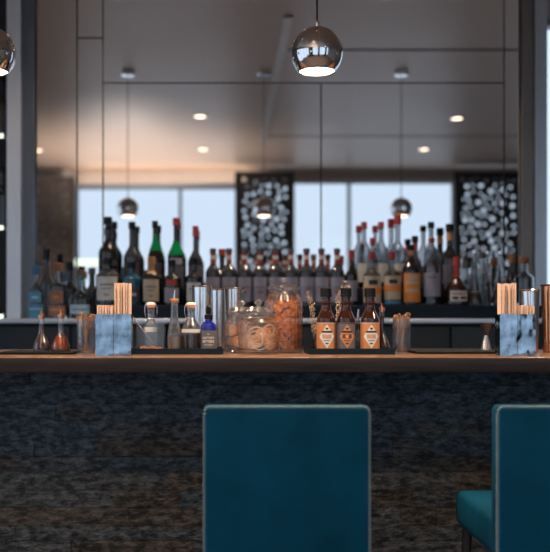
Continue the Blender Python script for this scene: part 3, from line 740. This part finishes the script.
def pour_bottle(x, y, Hn, R, label, rn=.0115, cork='orange_cork', liq=None):
    t = thing('pourer_bottle', label, 'bottle', (x, y, TZ), 'small bottles with metal pourers')
    hb = Hn - .034
    p = [(R * .9, 0), (R, .006), (R, hb * .32), (R * .9, hb * .42), (rn * 1.15, hb * .60), (rn, hb * .66), (rn, hb - .008), (rn * 1.2, hb - .006), (rn * 1.2, hb)]
    bm = B(); lathe(bm, [(0, 0)] + p + [(r - .0015, max(h, .006)) for r, h in p[::-1]] + [(0, .006)], 32); obj('glass_body', bm, 'bottle_glass', t)
    if liq:
        bm = B(); lathe(bm, [(0, .0065), (R - .0022, .0065), (R - .0022, hb * .3), (0, hb * .3)], 24); obj('liquid', bm, liq, t)
    bm = B(); lathe(bm, [(0, hb - .006), (rn - .002, hb - .006), (rn - .002, hb + .001), (rn * 1.15, hb + .001), (rn * 1.1, hb + .006), (0, hb + .006)], 24); obj('cork', bm, cork, t)
    bm = B(); tube(bm, [(0, 0, hb + .0062), (0, 0, hb + .018), (.002, 0, hb + .034)], [.004, .0032, .0022], 10); obj('pourer', bm, 'steel', t)
    return t
pour_bottle(X(174.5, 3.02), 3.02, Z(290, 3.02) - TZ, .0235, 'clear round bottle with steel pourer, middle of the left tray', liq='pale_liquid')
pour_bottle(X(358, 3.07), 3.07, Z(309, 3.07) - TZ, .0125, 'slender small clear bottle with steel pourer between two amber bottles', rn=.006, cork='steel')
# blue dropper bottle
x = X(208.5, 3.02); Hn = Z(305, 3.02) - TZ; R = .0262
t = thing('dropper_bottle', 'cobalt blue dropper bottle with grey bitters label and black rubber bulb', 'bottle', (x, 3.02, TZ))
bm = B(); p = [(R * .92, 0), (R, .004), (R, .078), (R * .9, .087), (R * .6, .095), (.0115, .098), (.0115, .104)]
lathe(bm, [(0, 0)] + p + [(r - .0015, max(h, .004)) for r, h in p[::-1]] + [(0, .004)], 36); obj('glass_body', bm, 'blue_glass', t)
bm = B(); lathe(bm, [(0, .1045), (.0135, .1045), (.0135, .118), (.012, .119), (.0075, .121), (.0085, .13), (.0078, Hn - .006), (.004, Hn), (0, Hn)], 24); obj('dropper_cap', bm, 'black_plastic', t)
bm = B(); patch(bm, R + .001, .006, .068, -1.45, 1.45, 0, 20)
patch(bm, R + .0016, .022, .0235, -.55, .55, 1, 8); patch(bm, R + .0016, .056, .058, -.12, .12, 1, 3)
lab = obj('label', bm, ['label_grey', 'label_white'], t)
text_on(lab, "CUTTER'S", R + .0012, .042, .0092, 'label_white'); text_on(lab, 'BITTERS', R + .0012, .030, .0112, 'label_white')

# steel shaker cups
def cup(x, y, z, Hn, R, label, mat='steel', name='shaker_cup', cat='shaker', rb=.84):
    t = thing(name, label, cat, (x, y, z), 'shaker cups')
    r0 = R * rb
    bm = B(); lathe(bm, [(0, .001), (r0 - .004, 0), (r0, .004), (R, Hn - .004), (R + .0015, Hn - .002), (R, Hn), (R - .0015, Hn - .004), (r0 - .0015, .006), (0, .005)], 48); obj('body', bm, mat, t)
    bm = B(); tube(bm, [((R + .001) * math.cos(k * PI / 20), (R + .001) * math.sin(k * PI / 20), Hn) for k in range(40)], .0016, 6, closed=True); obj('rim', bm, mat, t)
    return t
cup(X(202.5, 3.21), 3.21, CTZ, Z(286, 3.21) - CT, .0355, 'tall steel shaker cup behind the blue dropper bottle, leftmost of three')
cup(X(219, 3.33), 3.335, CTZ, Z(289, 3.33) - CT, .031, 'steel shaker cup standing back between two others')
cup(X(234, 3.26), 3.262, CTZ, Z(288, 3.26) - CT, .0335, 'steel shaker cup right behind the smaller glass jar, rightmost of three')
cup(X(529.5, 3.02), 3.02, CTZ, Z(290, 3.02) - CT, .0305, 'steel mixing cup behind the right straw holder')
cup(X(550, 3.12), 3.12, CTZ, Z(285, 3.12) - CT, .0285, 'copper cup at the far right edge behind the straw holder', 'copper')

# jiggers
def jigger(x, y, label, Hn=.088, R=.0205, z=MZ):
    t = thing('jigger', label, 'jigger', (x, y, z), 'jiggers on the bar mat')
    bm = B(); m_ = Hn * .52
    lathe(bm, [(R * .86, 0), (.0075, m_ - .003), (.0075, m_ + .003), (R, Hn), (R - .001, Hn), (.006, m_ + .005), (0, m_ + .004)], 36)
    for f in bm.faces: f.material_index = 1 if f.calc_center_median().z > m_ else 0
    lathe(bm, [(R * .86 - .001, .0), (.006, m_ - .006), (0, m_ - .005)], 36)
    obj('body', bm, ['steel', 'bronze_metal'], t)
jigger(X(486, 3.12), 3.12, 'hourglass jigger with steel foot and dark bronze cup, left of the straw holder')
jigger(X(499.5, 3.14), 3.14, 'second hourglass jigger, partly hidden behind the tall straws', z=CTZ)

# glass jars of dried orange
def jar(x, y, label, R, hb, hl, rn, rib=0, ribn=0):
    """hb body height, hl top of the lid, knob above"""
    t = thing('storage_jar', label, 'jar', (x, y, CTZ), 'lidded glass jars of dried orange')
    seg = 96 if rib else 48
    p = [(R * .88, 0), (R * .97, .004), (R, .012), (R, hb * .80), (R * .97, hb * .88), (rn * 1.03, hb * .99), (rn, hb), (rn, hb + .006), (rn * 1.06, hb + .009), (rn * 1.06, hb + .012)]
    bm = B(); lathe(bm, [(0, 0)] + p + [(r - .0022, max(h, .007)) for r, h in p[::-1]] + [(0, .007)], seg, rib=rib, ribn=ribn); obj('glass_body', bm, 'jar_glass', t)
    zl = hb + .0125
    bm = B(); rl = rn * 1.16
    lathe(bm, [(0, zl), (rl * .96, zl), (rl, zl + .003), (rl, zl + .007), (rl * .94, zl + .0105), (rl * .80, zl + .0115), (rl * .72, hl - .002), (rl * .35, hl), (0, hl)], 48)
    lid = obj('lid', bm, 'lid_glass', t)
    bm = B(); k = R * .16
    lathe(bm, [(0, hl + .0002), (k * .6, hl + .0002), (k * .55, hl + .005), (k * 1.25, hl + .010), (k * 1.3, hl + .014), (k * .8, hl + .018), (k * .7, hl + .021), (0, hl + .0225)], 24); obj('knob', bm, 'lid_glass', lid)
    # rolled rim line at the neck
    bm = B(); tube(bm, [((rn + .0012) * math.cos(q), (rn + .0012) * math.sin(q), hb + .002) for q in [j * 2 * PI / 48 for j in range(48)]], .0022, 7, closed=True); obj('neck_ring', bm, 'lid_glass', t)
    return t
J1 = (X(242, 3.15), 3.15); J2 = (X(258.5, 2.99), 2.99); J3 = (.188, 3.09)
jar(*J1, 'small clear glass jar with knob lid, left and behind the front jar', .058, .112, .150, .047)
jar(*J2, 'small glass jar of dried orange slices, in front of the others', .064, .112, .149, .051)
jar(*J3, 'tall ribbed glass jar filled with dried orange pieces', .0632, .192, .221, .046, .018, 24)
def slice_mesh(R=.022, T=.0035):
    bm = B()
    lathe(bm, [(R - .0022, -T / 2), (R, -T / 3), (R, T / 3), (R - .0022, T / 2)], 28, 0, closed=True)
    lathe(bm, [(0, -T * .42), (R - .0023, -T * .42), (R - .0023, T * .42), (0, T * .42)], 28, 1)
    for f in bm.faces:
        pass
    # segment wedges on both faces
    for s in (-1, 1):
        for k in range(9):
            a0 = k * 2 * PI / 9 + .09; a1 = (k + 1) * 2 * PI / 9 - .09
            pts = [(.0035 * math.cos((a0 + a1) / 2), .0035 * math.sin((a0 + a1) / 2))] + [((R - .0040) * math.cos(a0 + (a1 - a0) * j / 4), (R - .0040) * math.sin(a0 + (a1 - a0) * j / 4)) for j in range(5)]
            vs = [bm.verts.new((p_[0], p_[1], s * T * .48)) for p_ in pts]; v2 = [bm.verts.new((p_[0], p_[1], s * T * .3)) for p_ in pts]
            bm.faces.new(vs).material_index = 2
            for j in range(6): bm.faces.new((vs[j], vs[(j + 1) % 6], v2[(j + 1) % 6], v2[j])).material_index = 2
    return bm
sl = None
def put_slice(loc, rot, label, group, s=1):
    global sl
    if sl is None: sl = obj('orange_slice', slice_mesh(), ['orange_peel', 'orange_pith', 'orange_pulp']); o = sl
    else: o = sl.copy(); COL.objects.link(o)
    o.location = loc; o.rotation_euler = rot; o.scale = (s, s, s); tag(o, label, 'orange slice', group)
rr = random.Random(4)
gl = 'dried orange slice inside the small front jar'
fixed = [(.006, -.041, .064, 1.5, 0, .1, .72), (.031, -.032, .036, 1.5, .2, .75, .95), (-.043, -.012, .040, 1.5, 0, -1.2, .95), (-.040, .004, .075, 1.5, 0, -1.3, .8), (.046, .006, .068, 1.5, 0, 1.4, .8), (-.016, .035, .036, 1.45, .3, .1, 1.0), (.022, .034, .060, 1.5, .1, -.2, 1.0)]
for a, b_, c, r1, r2, r3, s in fixed: put_slice((J2[0] + a, J2[1] + b_, CT + c), (r1, r2, r3), gl, 'orange slices in the front jar', s * 1.1)
ring = None
for i, (a, b_, c, q) in enumerate(((-.012, -.045, .034, .026), (-.004, -.042, .030, .020), (.002, -.047, .026, .024), (-.008, -.036, .044, .029), (.03, -.036, .06, .02))):
    bm = B(); tube(bm, [(q * math.cos(k * PI / 16), .0012 * math.sin(k * PI / 8 + i), q * math.sin(k * PI / 16)) for k in range(32)], .0017, 8, closed=True)
    o = obj('peel_ring', bm, 'orange_pith', loc=(J2[0] + a, J2[1] + b_ * .82, CT + c + .012), rot=(.12 * i - .2, 0, .25 * i - .5))
    tag(o, 'pale curled ring of orange rind inside the small front jar', 'peel ring', 'rind rings in the front jar')
for i in range(9):
    a = -2.6 + i * .62; q = .036
    put_slice((J1[0] + q * math.cos(a), J1[1] + q * math.sin(a), CT + (.036 if i % 2 else .072)), (1.5, .1, a + PI / 2 + .2), 'dried orange slice inside the small rear jar', 'orange slices in the rear small jar', .85)
# curled chunks of dried peel filling the tall jar
chunk = []
for v_ in range(4):
    bm = B(); a = 1.6 + v_ * .4; nn = 10; rw = .011 + .001 * v_; wid = .012
    for side_ in (0,):
        A = []; 
        for k in range(nn + 1):
            q = -a / 2 + a * k / nn; jit = 1 + .12 * math.sin(k * 2.3 + v_)
            A.append([bm.verts.new((rr_ * math.sin(q) * jit, rr_ * math.cos(q) - rw, zz)) for rr_, zz in ((rw, -wid / 2), (rw, wid / 2), (rw - .0025, wid / 2), (rw - .0025, -wid / 2))])
        for p_, q_ in zip(A, A[1:]):
            for j in range(4):
                bm.faces.new((p_[j], q_[j], q_[(j + 1) % 4], p_[(j + 1) % 4])).material_index = 0 if j != 2 else 1
        bm.faces.new(A[0]); bm.faces.new(A[-1][::-1])
    o = obj('orange_peel', bm, ['orange_peel', 'orange_pulp']); chunk.append(o)
used = [False] * 4; n_ = 0
for lay in range(12):
    z = CT + .018 + lay * .0132
    for ring, rad_, cnt in ((0, .045, 8),):
        for i in range(cnt):
            a = i * 2 * PI / cnt + lay * .4 + rr.uniform(-.1, .1)
            k = rr.randrange(4); src = chunk[k]
            if used[k]: o = src.copy(); COL.objects.link(o)
            else: o = src; used[k] = True
            o.location = (J3[0] + rad_ * math.cos(a), J3[1] + rad_ * math.sin(a), z + rr.uniform(-.002, .002))
            o.rotation_euler = (rr.uniform(-.5, .5), rr.uniform(-.6, .6), a - PI / 2 + rr.uniform(-.4, .4))
            tag(o, 'curled dried orange peel inside the tall ribbed jar', 'orange peel', 'orange peels in the tall jar'); n_ += 1

# the three amber bottles
def amber(px, label, fld, dia, band):
    R = .0293; d = 3.0; Hn = Z(288, d) - TZ
    t = thing('bitters_bottle', label, 'bottle', (X(px, d), d, TZ), 'amber bottles with diamond labels')
    p = [(0, .002), (R * .9, 0), (R, .005), (R, .100), (R * .97, .108), (R * .80, .118), (R * .60, .130), (.0155, .142), (.0150, .150), (.0172, .154), (.0172, .158), (.0145, .161), (.0145, Hn - .012), (0, Hn - .012)]
    bm = B(); lathe(bm, p, 40); obj('glass_body', bm, 'amber_glass', t)
    bm = B(); lathe(bm, [(0, Hn - .028), (.0188, Hn - .028), (.0188, Hn - .022), (.0178, Hn - .021), (.0178, Hn - .003), (.0165, Hn), (0, Hn)], 36, rib=.012, ribn=18); obj('cap', bm, 'black_plastic', t)
    z0, z1 = .006, .094
    bm = B(); patch(bm, R + .0008, z0, z1, -1.7, 1.7, 0, 26)
    patch(bm, R + .0013, z1 - .004, z1 - .0005, -1.7, 1.7, 3, 26)
    zc = (z0 + z1) / 2; q = R + .0014; hz, hx = .038, .0245
    def dm(hx, hz, q, mi):   # diamond wrapped on the bottle
        N = 10; cols = []
        for i in range(N + 1):
            xx = -hx + 2 * hx * i / N; hh = hz * (1 - abs(xx) / hx) + .00005; a = xx / R
            cols.append((bm.verts.new((q * math.sin(a), -q * math.cos(a), zc - hh)), bm.verts.new((q * math.sin(a), -q * math.cos(a), zc + hh))))
        for a, b_ in zip(cols, cols[1:]): bm.faces.new((a[0], b_[0], b_[1], a[1])).material_index = mi
    dm(hx, hz, q, 1)
    patch(bm, q + .0004, zc + .012, zc + .018, -.55, .55, 2, 8)
    patch(bm, q + .0004, zc - .006, zc + .007, -.48, .48, 3, 8)
    patch(bm, q + .0006, zc - .0045, zc + .005, -.16, .14, 4, 5)
    patch(bm, q + .0004, zc - .014, zc - .012, -.32, .32, 2, 6)
    patch(bm, q + .0004, zc - .024, zc - .020, -.16, .16, 2, 4)
    patch(bm, q + .0004, zc + .022, zc + .028, -.14, .14, 2, 4)
    obj('label', bm, [fld, dia, 'ink', band, 'label_orange'], t)
amber(326, 'amber bottle with orange label and white diamond, leftmost of three on the tray', 'label_copper', 'label_white', 'label_lavender')
amber(346, 'amber bottle with dark label and copper diamond, middle of three', 'label_grey', 'label_copper', 'label_dark')
amber(370, 'amber bottle with orange label and white diamond, rightmost of three on the tray', 'label_copper', 'label_white', 'label_lavender')

# dried sprigs in small dark vases
def vase(x, y, label, R=.014, h=.10):
    t = thing('bud_vase', label, 'vase', (x, y, TZ), 'bud vases of dried sprigs')
    bm = B(); lathe(bm, [(0, 0), (R * .9, 0), (R, .004), (R, h), (R - .0015, h), (R - .0015, .006), (0, .006)], 28); obj('body', bm, 'amber_glass', t)
def sprig(x, y, tip, label, seed):
    rr = random.Random(seed); bm = B()
    for s in range(3 if seed == 1 else 5):
        tp = Vector((tip[0] + (s - 3) * .009 + (.027 if seed == 1 else 0), tip[1] + rr.uniform(-.008, .008), tip[2] - abs(s - 3 + (3 if seed == 1 else 0)) * .017))
        b0 = Vector(((s - 2) * .003, 0, 0)); pts = [b0 + (tp - b0) * (k / 8) + Vector((0, 0, .004 * math.sin(PI * k / 8))) for k in range(9)]
        mid = pts[4]; 
        tube(bm, pts, [.0009 - .00006 * k for k in range(9)], 6)
        for k in range(3, 9):
            for j in range(5):
                c = pts[k] + (pts[k] - pts[k - 1]) * rr.uniform(-.7, .1); dv = Vector((rr.uniform(-1, 1), rr.uniform(-1, 1), rr.uniform(.1, 1))).normalized() * rr.uniform(.004, .009)
                tube(bm, [c, c + dv], .0004, 4)
                bmesh.ops.create_icosphere(bm, subdivisions=1, radius=rr.uniform(.0011, .0020), matrix=Matrix.Translation(c + dv))
    tag(obj('dried_sprig', bm, 'dried_sprig', loc=(x, y, TZ + .0065)), label, 'sprig', 'dried flower sprigs')
vx = X(317, 3.07); vase(vx, 3.075, 'small dark bud vase behind the left amber bottle')
sprig(vx, 3.075, (X(307, 3.05) - vx, -.035, Z(293, 3.05) - TZ - .0065), 'dried flower sprig leaning left towards the tall jar', 1)
vx = X(337.5, 3.09); vase(vx, 3.09, 'small dark bud vase behind and between two amber bottles', .0125)
sprig(vx, 3.09, (X(346, 3.08) - vx, 0, Z(280, 3.08) - TZ - .0065), 'taller dried flower sprig rising between two amber bottles', 2)
vx2 = vx
# ------------------------------------------------------------------ stools
def stool():
    t = thing('bar_stool', '', 'bar stool', (0, 0, 0), 'blue velvet bar stools')
    W = .2045
    bm = B(); box(bm, -W, W, 0, .06, .60, .998, bev=.014); obj('backrest', bm, 'velvet', t)
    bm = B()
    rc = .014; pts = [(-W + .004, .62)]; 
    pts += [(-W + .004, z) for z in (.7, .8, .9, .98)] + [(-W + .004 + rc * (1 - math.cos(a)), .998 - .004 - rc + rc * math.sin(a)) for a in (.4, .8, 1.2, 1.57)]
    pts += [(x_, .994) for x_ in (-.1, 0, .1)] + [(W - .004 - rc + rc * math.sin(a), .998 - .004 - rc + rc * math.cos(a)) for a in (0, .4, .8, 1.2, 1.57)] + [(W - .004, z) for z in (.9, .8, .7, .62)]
    tube(bm, [(a, .006, b_) for a, b_ in pts], .0042, 10); obj('piping', bm, 'velvet_sheen_piping', t)['label'] = 'grey blue piped edge'
    bm = B(); box(bm, -W, W, .02, .43, .62, .72, bev=.02)
    obj('seat', bm, 'velvet', t)
    for sx in (-1, 1):
        for y in (.05, .40):
            bm = B(); tube(bm, [(sx * (W - .03), y, .625), (sx * (W - .01), y + (-.015 if y < .2 else .015), 0)], [.014, .010], 12); obj('leg', bm, 'stool_leg', t)
    bm = B()
    tube(bm, [(-W + .018, .408, .25), (W - .018, .408, .25)], .008, 10); tube(bm, [(-W + .018, .043, .25), (W - .018, .043, .25)], .008, 10)
    obj('footrest', bm, 'stool_leg', t)
    return t
s0 = stool(); sd = 2.3
s0.location = (X(287, sd), sd, 0); s0['label'] = 'blue velvet bar stool seen from behind, in the middle of the picture'
dup(s0, (X(287, sd) + .716, sd, 0), 'blue velvet bar stool cut off at the right edge')

# ------------------------------------------------------------------ world, camera, view
w = bpy.data.worlds.new('overcast_sky'); sc.world = w; w.use_nodes = True
nt_ = w.node_tree; bg = nt_.nodes['Background']
tc = nt_.nodes.new('ShaderNodeTexCoord'); sp = nt_.nodes.new('ShaderNodeSeparateXYZ'); cr = nt_.nodes.new('ShaderNodeValToRGB')
nt_.links.new(tc.outputs['Generated'], sp.inputs[0]); nt_.links.new(sp.outputs['Z'], cr.inputs['Fac']); nt_.links.new(cr.outputs['Color'], bg.inputs['Color'])
cr.color_ramp.elements[0].color = (.55, .66, .80, 1); cr.color_ramp.elements[1].color = (.53, .68, .90, 1)
bg.inputs['Strength'].default_value = 1.55

cam = bpy.data.cameras.new('camera'); co = bpy.data.objects.new('camera', cam); COL.objects.link(co)
cam.sensor_fit = 'HORIZONTAL'; cam.sensor_width = 36; cam.lens = 36 * F / 550
co.location = (0, 0, CZ); co.rotation_euler = (PI / 2, 0, 0)
cam.shift_x = (275 - CX) / 550; cam.shift_y = (CY - 276) / 550
cam.dof.use_dof = True; cam.dof.focus_distance = 2.95; cam.dof.aperture_fstop = 2.2
cam.clip_start = .05
sc.camera = co
sc.view_settings.view_transform = 'Standard'; sc.view_settings.look = 'None'; sc.view_settings.gamma = 1
sc.view_settings.use_curve_mapping = False; sc.view_settings.exposure = 0
cy = sc.cycles
cy.use_denoising = True; cy.max_bounces = 14; cy.transmission_bounces = 12; cy.transparent_max_bounces = 40; cy.glossy_bounces = 8; cy.diffuse_bounces = 4
cy.sample_clamp_indirect = 4
